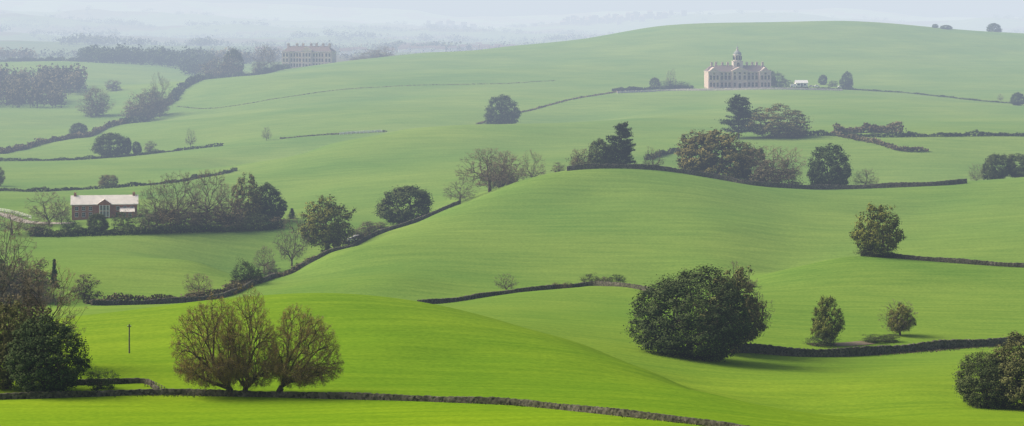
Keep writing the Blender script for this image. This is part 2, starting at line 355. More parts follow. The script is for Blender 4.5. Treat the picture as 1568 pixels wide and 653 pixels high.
# left foreground
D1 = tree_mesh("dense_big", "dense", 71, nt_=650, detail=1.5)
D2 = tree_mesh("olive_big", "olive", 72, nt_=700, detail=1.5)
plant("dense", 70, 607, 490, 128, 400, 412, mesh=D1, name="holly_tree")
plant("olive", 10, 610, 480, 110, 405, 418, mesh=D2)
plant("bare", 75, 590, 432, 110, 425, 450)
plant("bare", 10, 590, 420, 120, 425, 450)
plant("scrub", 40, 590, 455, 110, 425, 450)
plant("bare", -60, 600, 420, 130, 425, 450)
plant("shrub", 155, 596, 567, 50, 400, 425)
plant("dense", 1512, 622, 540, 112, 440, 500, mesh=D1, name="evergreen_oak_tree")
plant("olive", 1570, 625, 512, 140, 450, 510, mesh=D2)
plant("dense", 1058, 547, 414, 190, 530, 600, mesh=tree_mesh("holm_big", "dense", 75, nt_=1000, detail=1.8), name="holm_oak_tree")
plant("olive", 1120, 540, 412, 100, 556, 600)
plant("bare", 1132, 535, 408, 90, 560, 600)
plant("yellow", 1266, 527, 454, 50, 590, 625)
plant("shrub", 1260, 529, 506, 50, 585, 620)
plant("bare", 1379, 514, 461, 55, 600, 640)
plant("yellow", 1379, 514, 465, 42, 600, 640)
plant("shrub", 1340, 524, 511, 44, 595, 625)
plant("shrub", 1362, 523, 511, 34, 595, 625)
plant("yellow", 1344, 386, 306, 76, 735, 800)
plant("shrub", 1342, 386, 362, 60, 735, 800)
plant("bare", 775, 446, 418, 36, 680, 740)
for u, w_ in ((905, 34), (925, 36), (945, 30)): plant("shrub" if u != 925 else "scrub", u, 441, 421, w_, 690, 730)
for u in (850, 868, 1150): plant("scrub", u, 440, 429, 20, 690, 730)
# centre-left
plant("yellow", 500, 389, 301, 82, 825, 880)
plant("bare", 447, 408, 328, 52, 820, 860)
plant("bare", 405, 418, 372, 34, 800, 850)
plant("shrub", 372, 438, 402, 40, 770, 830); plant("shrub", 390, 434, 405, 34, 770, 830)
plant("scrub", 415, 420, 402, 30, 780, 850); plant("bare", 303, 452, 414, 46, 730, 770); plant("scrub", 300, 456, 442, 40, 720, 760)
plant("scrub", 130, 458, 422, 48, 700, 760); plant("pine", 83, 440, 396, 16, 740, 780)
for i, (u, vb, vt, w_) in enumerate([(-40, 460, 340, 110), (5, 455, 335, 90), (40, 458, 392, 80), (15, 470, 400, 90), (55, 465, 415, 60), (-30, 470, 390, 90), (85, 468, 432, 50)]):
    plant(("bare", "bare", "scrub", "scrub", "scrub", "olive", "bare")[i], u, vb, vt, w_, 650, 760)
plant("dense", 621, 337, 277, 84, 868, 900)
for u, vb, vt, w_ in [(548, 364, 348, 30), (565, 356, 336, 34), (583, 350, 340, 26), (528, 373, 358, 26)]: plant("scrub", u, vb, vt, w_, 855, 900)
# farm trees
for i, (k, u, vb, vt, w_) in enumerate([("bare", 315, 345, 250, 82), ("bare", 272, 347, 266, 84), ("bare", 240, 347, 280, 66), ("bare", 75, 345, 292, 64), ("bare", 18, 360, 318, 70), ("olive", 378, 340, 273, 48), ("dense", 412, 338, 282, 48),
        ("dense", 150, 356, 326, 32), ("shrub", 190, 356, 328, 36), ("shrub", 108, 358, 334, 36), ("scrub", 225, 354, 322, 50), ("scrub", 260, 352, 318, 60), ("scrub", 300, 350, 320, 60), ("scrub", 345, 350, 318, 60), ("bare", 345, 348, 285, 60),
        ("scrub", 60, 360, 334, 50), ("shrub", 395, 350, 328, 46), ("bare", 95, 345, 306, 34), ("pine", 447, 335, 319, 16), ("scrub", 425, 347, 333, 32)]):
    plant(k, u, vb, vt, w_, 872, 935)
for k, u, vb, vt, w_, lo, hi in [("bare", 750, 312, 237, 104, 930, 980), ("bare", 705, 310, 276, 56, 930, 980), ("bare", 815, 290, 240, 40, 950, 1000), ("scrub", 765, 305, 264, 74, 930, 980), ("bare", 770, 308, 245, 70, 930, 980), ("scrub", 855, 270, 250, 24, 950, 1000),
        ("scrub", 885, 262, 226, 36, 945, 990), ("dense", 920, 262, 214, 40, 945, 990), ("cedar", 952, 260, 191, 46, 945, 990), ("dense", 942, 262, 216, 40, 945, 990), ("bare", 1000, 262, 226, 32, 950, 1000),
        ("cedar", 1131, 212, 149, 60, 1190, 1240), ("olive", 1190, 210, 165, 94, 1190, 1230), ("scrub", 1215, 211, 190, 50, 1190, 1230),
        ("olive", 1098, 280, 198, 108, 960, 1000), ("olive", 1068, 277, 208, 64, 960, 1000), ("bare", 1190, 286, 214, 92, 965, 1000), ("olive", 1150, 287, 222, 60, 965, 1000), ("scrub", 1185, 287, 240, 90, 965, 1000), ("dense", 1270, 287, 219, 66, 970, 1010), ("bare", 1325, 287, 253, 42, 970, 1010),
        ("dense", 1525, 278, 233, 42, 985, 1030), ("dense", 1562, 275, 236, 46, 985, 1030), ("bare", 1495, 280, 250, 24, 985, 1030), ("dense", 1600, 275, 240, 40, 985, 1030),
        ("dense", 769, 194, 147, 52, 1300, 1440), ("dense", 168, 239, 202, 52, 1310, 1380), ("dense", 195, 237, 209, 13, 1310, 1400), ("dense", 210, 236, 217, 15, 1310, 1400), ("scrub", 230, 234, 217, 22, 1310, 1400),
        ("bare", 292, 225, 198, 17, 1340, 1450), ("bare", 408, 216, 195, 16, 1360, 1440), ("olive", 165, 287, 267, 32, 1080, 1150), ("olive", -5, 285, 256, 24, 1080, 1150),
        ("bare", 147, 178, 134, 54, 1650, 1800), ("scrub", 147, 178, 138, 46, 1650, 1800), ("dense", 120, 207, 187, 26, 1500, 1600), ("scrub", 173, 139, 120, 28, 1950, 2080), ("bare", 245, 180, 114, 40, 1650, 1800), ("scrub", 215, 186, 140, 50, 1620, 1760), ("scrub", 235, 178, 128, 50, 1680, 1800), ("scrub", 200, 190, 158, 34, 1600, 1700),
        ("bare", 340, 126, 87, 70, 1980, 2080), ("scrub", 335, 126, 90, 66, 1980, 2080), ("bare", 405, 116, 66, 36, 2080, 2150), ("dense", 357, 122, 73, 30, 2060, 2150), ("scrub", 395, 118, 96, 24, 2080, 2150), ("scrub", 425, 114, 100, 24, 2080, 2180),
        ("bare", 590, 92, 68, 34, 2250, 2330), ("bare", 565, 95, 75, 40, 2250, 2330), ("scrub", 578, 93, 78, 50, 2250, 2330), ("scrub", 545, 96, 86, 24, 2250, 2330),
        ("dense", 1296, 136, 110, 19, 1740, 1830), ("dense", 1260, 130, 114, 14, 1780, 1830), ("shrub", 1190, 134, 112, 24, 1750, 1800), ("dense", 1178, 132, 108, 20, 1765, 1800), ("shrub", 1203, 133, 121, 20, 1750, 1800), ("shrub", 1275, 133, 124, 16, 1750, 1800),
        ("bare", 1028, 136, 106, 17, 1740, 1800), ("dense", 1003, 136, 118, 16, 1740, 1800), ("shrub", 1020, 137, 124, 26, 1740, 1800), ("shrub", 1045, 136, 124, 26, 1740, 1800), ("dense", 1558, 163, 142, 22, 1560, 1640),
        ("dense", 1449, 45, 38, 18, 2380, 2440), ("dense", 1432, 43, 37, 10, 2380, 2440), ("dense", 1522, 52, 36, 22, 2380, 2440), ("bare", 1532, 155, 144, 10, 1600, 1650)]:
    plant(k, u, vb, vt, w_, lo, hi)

# ------------------------------------------------------------------ line features
def path_pts(ctrl, step):
    P = np.array([site(*c) for c in ctrl])[:, :2]
    Pe = np.vstack([2*P[0]-P[1], P, 2*P[-1]-P[-2]]); out = []
    for i in range(1, len(Pe)-2):
        L = np.linalg.norm(Pe[i+1]-Pe[i]); k = max(2, int(L/step))
        for t in np.arange(k)/k:
            a, b_, c, d = Pe[i-1], Pe[i], Pe[i+1], Pe[i+2]
            out.append(0.5*((2*b_)+(-a+c)*t+(2*a-5*b_+4*c-d)*t*t+(-a+3*b_-3*c+d)*t**3))
    out.append(Pe[-2]); out = np.array(out)
    return np.column_stack([out, ground(out[:, 0], out[:, 1])])
def normals2(P):
    t = np.gradient(P[:, :2], axis=0); t /= np.linalg.norm(t, axis=1, keepdims=True)+1e-9
    return np.column_stack([-t[:, 1], t[:, 0], np.zeros(len(P))])
def stone_wall(ctrl, h=1.2, w=0.6, step=0.45, name="dry_stone_wall", mat=None):
    P = path_pts(ctrl, step); Nn = normals2(P); k = len(P)
    hh = h*(1+0.10*np.sin(np.arange(k)*0.11)+rng.uniform(-0.08, 0.08, k)); up = np.array([0, 0, 1.])
    J = lambda s: rng.normal(0, s, (k, 1))
    rows = [P-Nn*(w*0.62)-up*0.5, P-Nn*(w*0.55+J(0.04))+up*(hh*0.5)[:, None], P-Nn*(w*0.36+J(0.04))+up*(hh*0.98)[:, None],
            P+Nn*(w*0.36+J(0.04))+up*hh[:, None], P+Nn*(w*0.55+J(0.04))+up*(hh*0.5)[:, None], P+Nn*(w*0.62)-up*0.5]
    V = np.stack(rows, 1).reshape(-1, 3); r = len(rows); Q = []
    for i in range(k-1):
        for j in range(r-1): Q.append((i*r+j, i*r+j+1, (i+1)*r+j+1, (i+1)*r+j))
    Q.append((0, 1, 2, 3)); Q.append((0, 3, 4, 5)); e = (k-1)*r; Q.append((e+3, e+2, e+1, e)); Q.append((e+5, e+4, e+3, e))
    return add_obj(name, mesh_quads(name, V, Q, [mat or M_STONE]))
def hedge(ctrl, h=1.6, w=1.6, dens=20, size=0.22, mat=None, name="hedgerow", var=0.5):
    P = path_pts(ctrl, 1.0); Nn = normals2(P); k = len(P)
    prof = h*np.clip(1+var*snoise(np.arange(k)/23.0, int(rng.integers(1e6)), 5), 0.25, 2.6)
    n = int(k*dens); i = rng.integers(0, k, n); t = rng.random(n)
    C = P[i]+Nn[i]*(rng.normal(0, 0.33, n)*w)[:, None]+rng.normal(0, 0.4, (n, 3))*np.array([1, 1, 0]); C[:, 2] += prof[i]*t**0.8
    nr = rng.normal(0, 0.6, (n, 3))+np.array([0, 0, 0.4])+Nn[i]*np.sign(rng.normal(size=n))[:, None]*0.5; nr /= np.linalg.norm(nr, axis=1, keepdims=True)
    s = rng.uniform(0.6, 1.3, n)*size
    V, Q = cards(C, nr, s, s, rng)
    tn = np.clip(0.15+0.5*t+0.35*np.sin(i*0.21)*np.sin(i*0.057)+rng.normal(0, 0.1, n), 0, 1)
    return add_obj(name, mesh_quads(name, V, Q, [mat or M_DENSE], tint=np.repeat(tn, 4)))
stone_wall([(-250, 616, 385, 402), (0, 612, 385, 402), (130, 608, 388, 402), (250, 605, 388, 402), (400, 608, 385, 400), (590, 613, 380, 396), (700, 617, 376, 392), (800, 622, 370, 388), (900, 632, 360, 380), (1000, 643, 352, 372), (1110, 657, 345, 360), (1250, 685, 325, 350)], 1.0, 0.5)
stone_wall([(60, 592, 402, 430), (115, 590, 402, 430), (180, 588, 402, 430), (225, 588, 402, 430), (243, 603, 399, 412)], 0.9, 0.5)
stone_wall([(140, 468, 690, 730), (240, 466, 700, 735), (345, 455, 730, 765), (400, 433, 770, 800), (450, 411, 785, 815), (500, 390, 800, 832), (550, 367, 825, 852), (600, 349, 845, 872), (650, 331, 860, 888), (705, 311, 880, 903)], 1.5, 0.8)
stone_wall([(640, 467, 620, 665), (700, 462, 630, 668), (760, 452, 650, 685), (830, 443, 670, 700), (900, 438, 690, 712), (965, 441, 690, 712), (1010, 452, 670, 700)], 1.25, 0.7)
stone_wall([(1130, 540, 555, 590), (1160, 541, 560, 590), (1220, 546, 560, 592), (1300, 546, 565, 596), (1380, 540, 572, 602), (1450, 534, 580, 608), (1520, 530, 590, 615), (1640, 525, 600, 625)], 2.0, 0.8)
stone_wall([(1318, 388, 745, 775), (1360, 392, 745, 770), (1420, 400, 740, 768), (1500, 406, 735, 765), (1568, 410, 730, 760), (1700, 413, 728, 760)], 1.4, 0.8)
stone_wall([(868, 262, 925, 945), (900, 259, 925, 945), (940, 258, 930, 950), (1040, 265, 935, 955), (1100, 275, 940, 962), (1160, 287, 940, 965), (1240, 290, 945, 968), (1300, 290, 950, 970), (1430, 286, 955, 975), (1480, 281, 960, 985)], 1.8, 0.9)
hedge([(1180, 212, 1195, 1230), (1250, 208, 1195, 1230), (1380, 210, 1190, 1225), (1568, 209, 1190, 1230), (1700, 209, 1195, 1240)], 1.7, 1.6, 26, 0.35)
hedge([(-100, 293, 1060, 1090), (0, 293, 1055, 1090), (60, 294, 1055, 1090), (120, 291, 1060, 1100), (200, 287, 1080, 1130), (280, 278, 1080, 1140), (360, 262, 1110, 1160)], 1.2, 1.4, 24, 0.32)
hedge([(-100, 247, 1280, 1330), (0, 247, 1280, 1330), (100, 246, 1290, 1330), (170, 242, 1300, 1340), (250, 234, 1320, 1370), (340, 224, 1350, 1400)], 1.2, 1.4, 24, 0.32)
hedge([(0, 236, 1370, 1400), (60, 222, 1400, 1460), (110, 213, 1440, 1500), (160, 198, 1520, 1570), (190, 188, 1550, 1620)], 2.6, 3, 30, 0.45, M_SCRUB)
hedge([(190, 190, 1550, 1620), (235, 172, 1660, 1740), (262, 156, 1740, 1800), (280, 136, 1850, 1960), (330, 124, 1960, 2050), (400, 116, 2060, 2120), (440, 110, 2100, 2160)], 3.2, 4, 36, 0.6)
hedge([(50, 362, 866, 880), (110, 362, 866, 880), (200, 359, 866, 880), (300, 355, 874, 890), (430, 350, 885, 905)], 2.2, 3, 60, 0.28, M_DENSE, var=0.35)
hedge([(230, 345, 900, 925), (330, 342, 900, 925), (430, 338, 905, 930)], 3.5, 3, 50, 0.3, M_SCRUB, var=0.4)
hedge([(135, 466, 700, 735), (200, 463, 712, 745), (270, 460, 720, 750), (345, 450, 745, 775), (395, 432, 780, 810)], 1.7, 3, 50, 0.24, M_SCRUB, var=0.6)
hedge([(410, 428, 785, 825), (470, 404, 800, 835), (530, 378, 825, 855), (590, 352, 850, 880)], 1.4, 2.0, 40, 0.24, M_SCRUB, var=0.6)
hedge([(940, 140, 1720, 1760), (1000, 137, 1730, 1760), (1060, 136, 1735, 1765)], 1.8, 3, 50, 0.45)
hedge([(1180, 137, 1720, 1760), (1240, 137, 1720, 1760), (1310, 138, 1720, 1760)], 1.0, 2, 40, 0.4)
hedge([(1310, 138, 1720, 1760), (1400, 144, 1690, 1740), (1480, 153, 1610, 1660), (1568, 160, 1570, 1620), (1650, 162, 1560, 1620)], 0.7, 1.0, 18, 0.32)
hedge([(730, 192, 1370, 1440), (800, 172, 1470, 1560), (880, 152, 1600, 1660), (945, 141, 1700, 1740)], 0.6, 0.9, 13, 0.3, M_SCRUB)
hedge([(270, 163, 1700, 1760), (330, 166, 1650, 1720), (420, 152, 1680, 1750), (520, 138, 1760, 1850), (700, 130, 1780, 1850), (850, 124, 1800, 1880)], 0.25, 0.7, 6, 0.26, M_SCRUB)
hedge([(430, 213, 1340, 1400), (500, 207, 1350, 1400), (590, 202, 1350, 1420)], 0.6, 1, 12, 0.28, M_SCRUB)
hedge([(990, 245, 1060, 1130), (1030, 234, 1100, 1160), (1050, 232, 1110, 1170)], 1.6, 2, 30, 0.35)
hedge([(1275, 207, 1200, 1240), (1310, 214, 1170, 1215), (1350, 222, 1140, 1190), (1385, 232, 1120, 1170), (1420, 232, 1120, 1170)], 1.6, 3, 34, 0.35, M_SCRUB)
hedge([(1280, 205, 1205, 1240), (1330, 203, 1210, 1250), (1380, 205, 1205, 1240)], 3.8, 5, 60, 0.4, M_SCRUB, var=0.5)
hedge([(0, 95, 2480, 2540), (60, 94, 2480, 2540), (130, 95, 2480, 2540)], 3, 3, 30, 0.7)

# ------------------------------------------------------------------ woods (mass objects)
def woods(name, pts, hs, ws, mat, nq=70, size=0.9):
    pts = np.array(pts); n = len(pts); z = ground(pts[:, 0], pts[:, 1])
    H = rng.uniform(hs[0], hs[1], n); W = H*rng.uniform(ws[0], ws[1], n)
    i = np.repeat(np.arange(n), nq); d = rng.normal(size=(n*nq, 3)); d /= np.linalg.norm(d, axis=1, keepdims=True)
    lump = 1+0.25*np.sin(d[:, 0]*4+i)*np.sin(d[:, 2]*5+i*2.3)
    r = (rng.random(n*nq)**0.3*lump)[:, None]
    C = np.column_stack([pts[i, 0], pts[i, 1], z[i]+H[i]*0.5])+d*r*np.column_stack([W[i]/2, W[i]/2, H[i]*0.5])
    nr = d+rng.normal(0, 0.4, d.shape); nr /= np.linalg.norm(nr, axis=1, keepdims=True)
    s = rng.uniform(0.6, 1.3, len(C))*size*(H[i]/15)
    V, Q = cards(C, nr, s, s, rng)
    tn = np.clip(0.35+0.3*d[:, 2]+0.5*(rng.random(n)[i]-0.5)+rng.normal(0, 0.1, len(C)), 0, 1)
    tv, tq = tubes(np.column_stack([pts, z-0.5]), np.column_stack([pts, z+H*0.6]), H*0.02, H*0.008, 4)
    V2 = np.vstack([V, tv]); Q2 = np.vstack([Q, tq+len(V)])
    add_obj(name, mesh_quads(name, V2, Q2, [mat], tint=np.concatenate([np.repeat(tn, 4), np.full(len(tv), 0.2)])))
def region(u0, u1, d0, d1, n):
    d = rng.uniform(d0, d1, n); u = rng.uniform(u0, u1, n); return list(zip((u-UC)/F*d, d))
woods("bare_woodland", region(-250, 95, 1830, 2080, 260)+region(60, 125, 1930, 2090, 60), (10, 21), (0.6, 0.95), M_SCRUB, 100, 0.7)
woods("evergreen_woodland", region(125, 325, 2420, 2600, 150)+region(280, 330, 2300, 2400, 14), (8, 18), (0.8, 1.2), M_DENSE, 110, 0.8)
woods("distant_woodland", region(-200, 60, 2750, 3000, 90)+region(330, 430, 2600, 2900, 40), (8, 18), (0.8, 1.2), M_SCRUB, 80, 0.9)
pts = []; pts2 = []
for _ in range(130):
    d = math.exp(rng.uniform(math.log(3000), math.log(8500))); u = rng.uniform(-300, 1900); L = rng.uniform(60, 420)
    an = rng.normal(0, 0.35); k = int(L/11)
    for t in np.linspace(0, L, k):
        q = ((u-UC)/F*d+t*math.cos(an)+rng.normal(0, 3), d+t*math.sin(an)*1.0+rng.normal(0, 8)); (pts if _ % 2 else pts2).append(q)
woods("distant_trees", pts, (5, 13), (1.0, 1.8), M_SCRUB, 30, 1.2)
woods("distant_trees", pts2, (5, 14), (1.0, 1.8), M_DENSE, 30, 1.2)
pts = []
for y0, u0, u1, nn in ((3900, -300, 900, 420), (5200, -300, 1700, 560), (7000, -300, 1700, 600), (9500, -300, 1700, 500)):
    u = rng.uniform(u0, u1, nn); keep = (snoise(u/260, int(y0))+rng.normal(0, 0.2, nn)) > 0.25
    d = y0*np.exp(rng.normal(0, 0.02, nn)); pts += list(zip(((u-UC)/F*d)[keep], d[keep]))
woods("distant_ridge_trees", pts, (6, 17), (1.4, 3.0), M_DENSE, 40, 1.4)

# ------------------------------------------------------------------ buildings
M_PINK = plain_mat("pink_sandstone", (0.52, 0.43, 0.385), (0.42, 0.34, 0.305), 0.8)
M_TRIM = plain_mat("pale_stone_trim", (0.58, 0.53, 0.48), None, 0.8)
M_SLATE = plain_mat("slate_roof", (0.18, 0.145, 0.14), None, 0.6)
M_GLASS = plain_mat("window_glass", (0.02, 0.022, 0.026), None, 1, 0.35)
M_WHITE = plain_mat("white_paint", (0.80, 0.80, 0.78), (0.70, 0.70, 0.68), 2, 0.5)
M_LEAD = plain_mat("lead_dome", (0.25, 0.28, 0.28), None, 1)
M_BRICK = plain_mat("red_brick", (0.40, 0.19, 0.14), (0.29, 0.13, 0.10), 1.2)
M_PALE = plain_mat("pale_tile_roof", (0.78, 0.73, 0.66), (0.64, 0.60, 0.54), 0.7)
M_GRAVEL = plain_mat("gravel", (0.42, 0.38, 0.31), None, 0.5)
M_WOOD = plain_mat("weathered_timber", (0.13, 0.11, 0.09), None, 3)
M_BLACK = plain_mat("rubber", (0.02, 0.02, 0.02), None, 3)
class B:
    def __init__(s): s.v = []; s.f = []; s.m = []
    def box(s, x0, x1, y0, y1, z0, z1, m=0):
        o = len(s.v); s.v += [(x0, y0, z0), (x1, y0, z0), (x1, y1, z0), (x0, y1, z0), (x0, y0, z1), (x1, y0, z1), (x1, y1, z1), (x0, y1, z1)]
        for q in ((0, 3, 2, 1), (4, 5, 6, 7), (0, 1, 5, 4), (1, 2, 6, 5), (2, 3, 7, 6), (3, 0, 4, 7)): s.f.append(tuple(o+i for i in q)); s.m.append(m)
    def hip(s, x0, x1, y0, y1, z0, z1, inset, m=0):
        ym = (y0+y1)/2; o = len(s.v)
        s.v += [(x0, y0, z0), (x1, y0, z0), (x1, y1, z0), (x0, y1, z0), (x0+inset, ym, z1), (x1-inset, ym, z1)]
        for q in ((0, 1, 5, 4), (2, 3, 4, 5), (3, 0, 4), (1, 2, 5), (0, 3, 2, 1)): s.f.append(tuple(o+i for i in q)); s.m.append(m)
    def gabley(s, x0, x1, y0, y1, z0, z1, m=0):
        xm = (x0+x1)/2; o = len(s.v)
        s.v += [(x0, y0, z0), (x1, y0, z0), (x1, y1, z0), (x0, y1, z0), (xm, y0, z1), (xm, y1, z1)]
        for q in ((0, 1, 4), (2, 3, 5), (1, 2, 5, 4), (3, 0, 4, 5), (0, 3, 2, 1)): s.f.append(tuple(o+i for i in q)); s.m.append(m)
    def cyl(s, x, y, z0, z1, r0, r1, k=10, m=0):
        o = len(s.v)
        for r, z in ((r0, z0), (r1, z1)):
            for i in range(k): s.v.append((x+r*math.cos(i/k*6.2832), y+r*math.sin(i/k*6.2832), z))
        for i in range(k): s.f.append((o+i, o+(i+1) % k, o+k+(i+1) % k, o+k+i)); s.m.append(m)
        s.f.append(tuple(o+k+i for i in range(k))); s.m.append(m); s.f.append(tuple(o+i for i in reversed(range(k)))); s.m.append(m)
    def obj(s, name, mats, parent=None):
        me = bpy.data.meshes.new(name); me.from_pydata(s.v, [], s.f); me.update()
        for mm in mats: me.materials.append(mm)
        me.polygons.foreach_set("material_index", s.m)
        o = bpy.data.objects.new(name, me); scene.collection.objects.link(o); o.parent = parent; return o
def empty(name, loc, rz, sc=1.0):
    e = bpy.data.objects.new(name, None); scene.collection.objects.link(e); e.location = loc; e.rotation_euler = (0, 0, rz); e.scale = (sc,)*3; return e
def windows(g, fr, xs, y, zs, w, h):
    for x in xs:
        for z in zs:
            fr.box(x-w/2-0.08, x+w/2+0.08, y-0.10, y+0.02, z-0.18, z+h+0.10)
            g.box(x-w/2, x+w/2, y-0.16, y-0.05, z, z+h)
            fr.box(x-0.03, x+0.03, y-0.20, y-0.10, z, z+h); fr.box(x-w/2, x+w/2, y-0.195, y-0.10, z+h*0.5-0.03, z+h*0.5+0.03)
def manor_a():
    p = site(1132, 135, 1740, 1800); e = empty("manor_house_with_cupola", (p[0], p[1], p[2]), 0.10)
    w = B(); w.box(-22, 22, 0, 14, -2, 11.2); w.box(-23, -14.5, -2.2, 15, -2, 11.6); w.box(14.5, 23, -2.2, 15, -2, 11.6); w.box(-5.5, 5.5, -1.6, 6, -2, 12.0)
    w.gabley(-5.9, 5.9, -1.8, 5, 12.4, 15.2)
    w.gabley(-22.6, -14.9, -2.3, 6, 12.0, 15.0); w.gabley(14.9, 22.6, -2.3, 6, 12.0, 15.0); w.obj("walls", [M_PINK], e)
    t = B()
    for a in ((-22.02, 22.02, -0.3, 14.3, 11.2, 11.7), (-23.3, -14.2, -2.5, 15.3, 11.6, 12.05), (14.2, 23.3, -2.5, 15.3, 11.6, 12.05), (-5.9, 5.9, -1.95, 6.3, 12.0, 12.42), (-14.4, 14.4, -0.15, 0.05, 5.2, 5.5)): t.box(*a)
    r = B(); r.hip(-22.3, 22.3, -0.4, 14.4, 11.72, 16.2, 6); r.hip(-23.2, -14.3, 2, 15.2, 12.07, 15.6, 3); r.hip(14.3, 23.2, 2, 15.2, 12.07, 15.6, 3); r.obj("roof", [M_SLATE], e)
    g = B()
    xs = [-12.6, -9.9, -7.2, 7.2, 9.9, 12.6]
    windows(g, t, xs, 0, [0.9, 6.0], 1.5, 3.0); windows(g, t, xs, 0, [9.5], 1.4, 1.3)
    windows(g, t, [-21.2, -18.75, -16.3, 16.3, 18.75, 21.2], -2.2, [0.9, 6.0], 1.35, 3.0); windows(g, t, [-18.75, 18.75], -2.2, [9.6], 1.4, 1.4)
    windows(g, t, [-3.6, 3.6, 0], -1.6, [6.0], 1.5, 3.0); windows(g, t, [-3.6, 3.6], -1.6, [0.9], 1.5, 2.9); windows(g, t, [-3.6, 0, 3.6], -1.6, [9.9], 1.4, 1.4)
    g.box(-0.9, 0.9, -1.85, -1.55, 0, 3.2); t.box(-1.6, 1.6, -2.8, -1.65, 3.5, 4.1); t.cyl(-1.3, -2.5, 0, 3.5, 0.22, 0.2); t.cyl(1.3, -2.5, 0, 3.5, 0.22, 0.2)
    g.obj("windows", [M_GLASS], e); t.obj("cornice_and_frames", [M_TRIM], e)
    c = B()
    for x, y in ((-18.7, 8), (-11, 7.3), (-7.0, 7.3), (7.0, 7.3), (11, 7.3), (18.7, 8), (-15, 11), (15, 11)):
        c.box(x-0.8, x+0.8, y-0.6, y+0.6, 12, 17.8); c.box(x-0.95, x+0.95, y-0.75, y+0.75, 17.8, 18.2)
        for q in (-0.5, 0, 0.5): c.cyl(x+q, y, 18.2, 18.9, 0.17, 0.14, 6)
    c.obj("chimneys", [M_PINK], e)
    k = B(); k.box(-3.5, 3.5, 3.8, 10.6, 13.5, 18.8, 0); k.box(-3.8, 3.8, 3.5, 10.9, 18.8, 19.3, 0); k.cyl(0, 7.2, 19.3, 23.6, 2.9, 2.9, 8, 0)
    k.cyl(0, 7.2, 23.6, 24.1, 3.3, 3.2, 8, 0); k.cyl(0, 7.2, 24.1, 25.5, 3.0, 2.6, 12, 1); k.cyl(0, 7.2, 25.5, 26.8, 2.6, 1.1, 12, 1); k.cyl(0, 7.2, 26.8, 28.6, 0.9, 0.8, 8, 0); k.cyl(0, 7.2, 28.6, 29.8, 1.1, 0.15, 8, 1); k.cyl(0, 7.2, 29.8, 32.6, 0.12, 0.05, 6, 1)
    for i in range(8):
        a = (i+0.5)/8*6.2832; x, y = 2.7*math.cos(a), 7.2+2.7*math.sin(a); k.box(x-0.55, x+0.55, y-0.55, y+0.55, 20.2, 22.9, 2)
    k.box(-0.9, 0.9, 3.65, 3.85, 15.3, 18, 2)
    k.obj("cupola", [M_TRIM, M_LEAD, M_GLASS], e)
manor_a()
def outbuilding():
    p = site(1228, 133, 1765, 1790); e = empty("white_outbuilding", (p[0], p[1], p[2]), 0.15)
    w = B(); w.box(-4.4, 4.4, 0, 5, -1, 2.9); o = len(w.v); w.v += [(-4.4, 0, 2.9), (-4.4, 5, 2.9), (-4.4, 2.5, 4.6), (4.4, 0, 2.9), (4.4, 5, 2.9), (4.4, 2.5, 4.6)]; w.f += [(o, o+2, o+1), (o+3, o+4, o+5)]; w.m += [0, 0]; w.obj("walls", [M_WHITE], e)
    r = B(); r.v = [(-4.8, -0.4, 2.75), (4.8, -0.4, 2.75), (4.8, 2.5, 4.75), (-4.8, 2.5, 4.75), (-4.8, 5.4, 2.75), (4.8, 5.4, 2.75)]; r.f = [(0, 1, 2, 3), (3, 2, 5, 4)]; r.m = [0, 0]; r.obj("roof", [M_WHITE], e)
    g = B(); g.box(-3.4, -1.6, -0.06, 0.04, 0.9, 2.1); g.box(1.4, 3.2, -0.06, 0.04, 0.9, 2.1); g.box(-0.6, 0.5, -0.06, 0.04, 0, 2.2); g.obj("windows", [M_GLASS], e)
outbuilding()
def manor_b():
    p = site(470, 104, 2140, 2260); e = empty("country_house", (p[0], p[1], p[2]), -0.18, 1.03)
    w = B(); w.box(-22.5, 22.5, 0, 15, -2, 13.6); w.box(-4.5, 4.5, -1.5, 8, -2, 15.2); w.gabley(-4.8, 4.8, -1.6, 8, 15.6, 19.0); w.box(-22.9, -16, -1.2, 15.4, -2, 14.1); w.box(16, 22.9, -1.2, 15.4, -2, 14.1); w.obj("walls", [M_PINK], e)
    t = B(); g = B(); r = B()
    t.box(-15.9, 15.9, -0.3, 15.2, 13.6, 14.1); t.box(-23.1, -15.8, -1.45, 15.7, 14.1, 14.5); t.box(15.8, 23.1, -1.45, 15.7, 14.1, 14.5); t.box(-4.8, 4.8, -1.75, 8, 15.2, 15.58)
    r.hip(-22.8, 22.8, -0.6, 15.2, 14.52, 19.2, 5); r.obj("roof", [M_SLATE], e)
    windows(g, t, [-14.2, -11.6, -9, -6.4, 6.4, 9, 11.6, 14.2], 0, [0.8, 5.3, 9.9], 1.5, 2.9)
    windows(g, t, [-21, -18, 18, 21], -1.2, [0.8, 5.3, 9.9], 1.5, 2.9); windows(g, t, [-2.8, 0, 2.8], -1.5, [5.3, 10.0], 1.5, 2.9); windows(g, t, [-2.8, 2.8], -1.5, [0.8], 1.5, 2.9)
    g.box(-0.9, 0.9, -1.75, -1.45, 0, 3.0)
    g.obj("windows", [M_GLASS], e); t.obj("cornice_and_frames", [M_TRIM], e)
    c = B()
    for x in (-19, -11, -5.5, 2, 7, 13, 19):
        c.box(x-1.0, x+1.0, 6.6, 8.0, 15, 21); c.box(x-1.15, x+1.15, 6.45, 8.15, 21, 21.4)
        for q in (-0.55, 0, 0.55): c.cyl(x+q, 7.3, 21.4, 22.2, 0.18, 0.15, 6)
    c.obj("chimneys", [M_PINK], e)
manor_b()
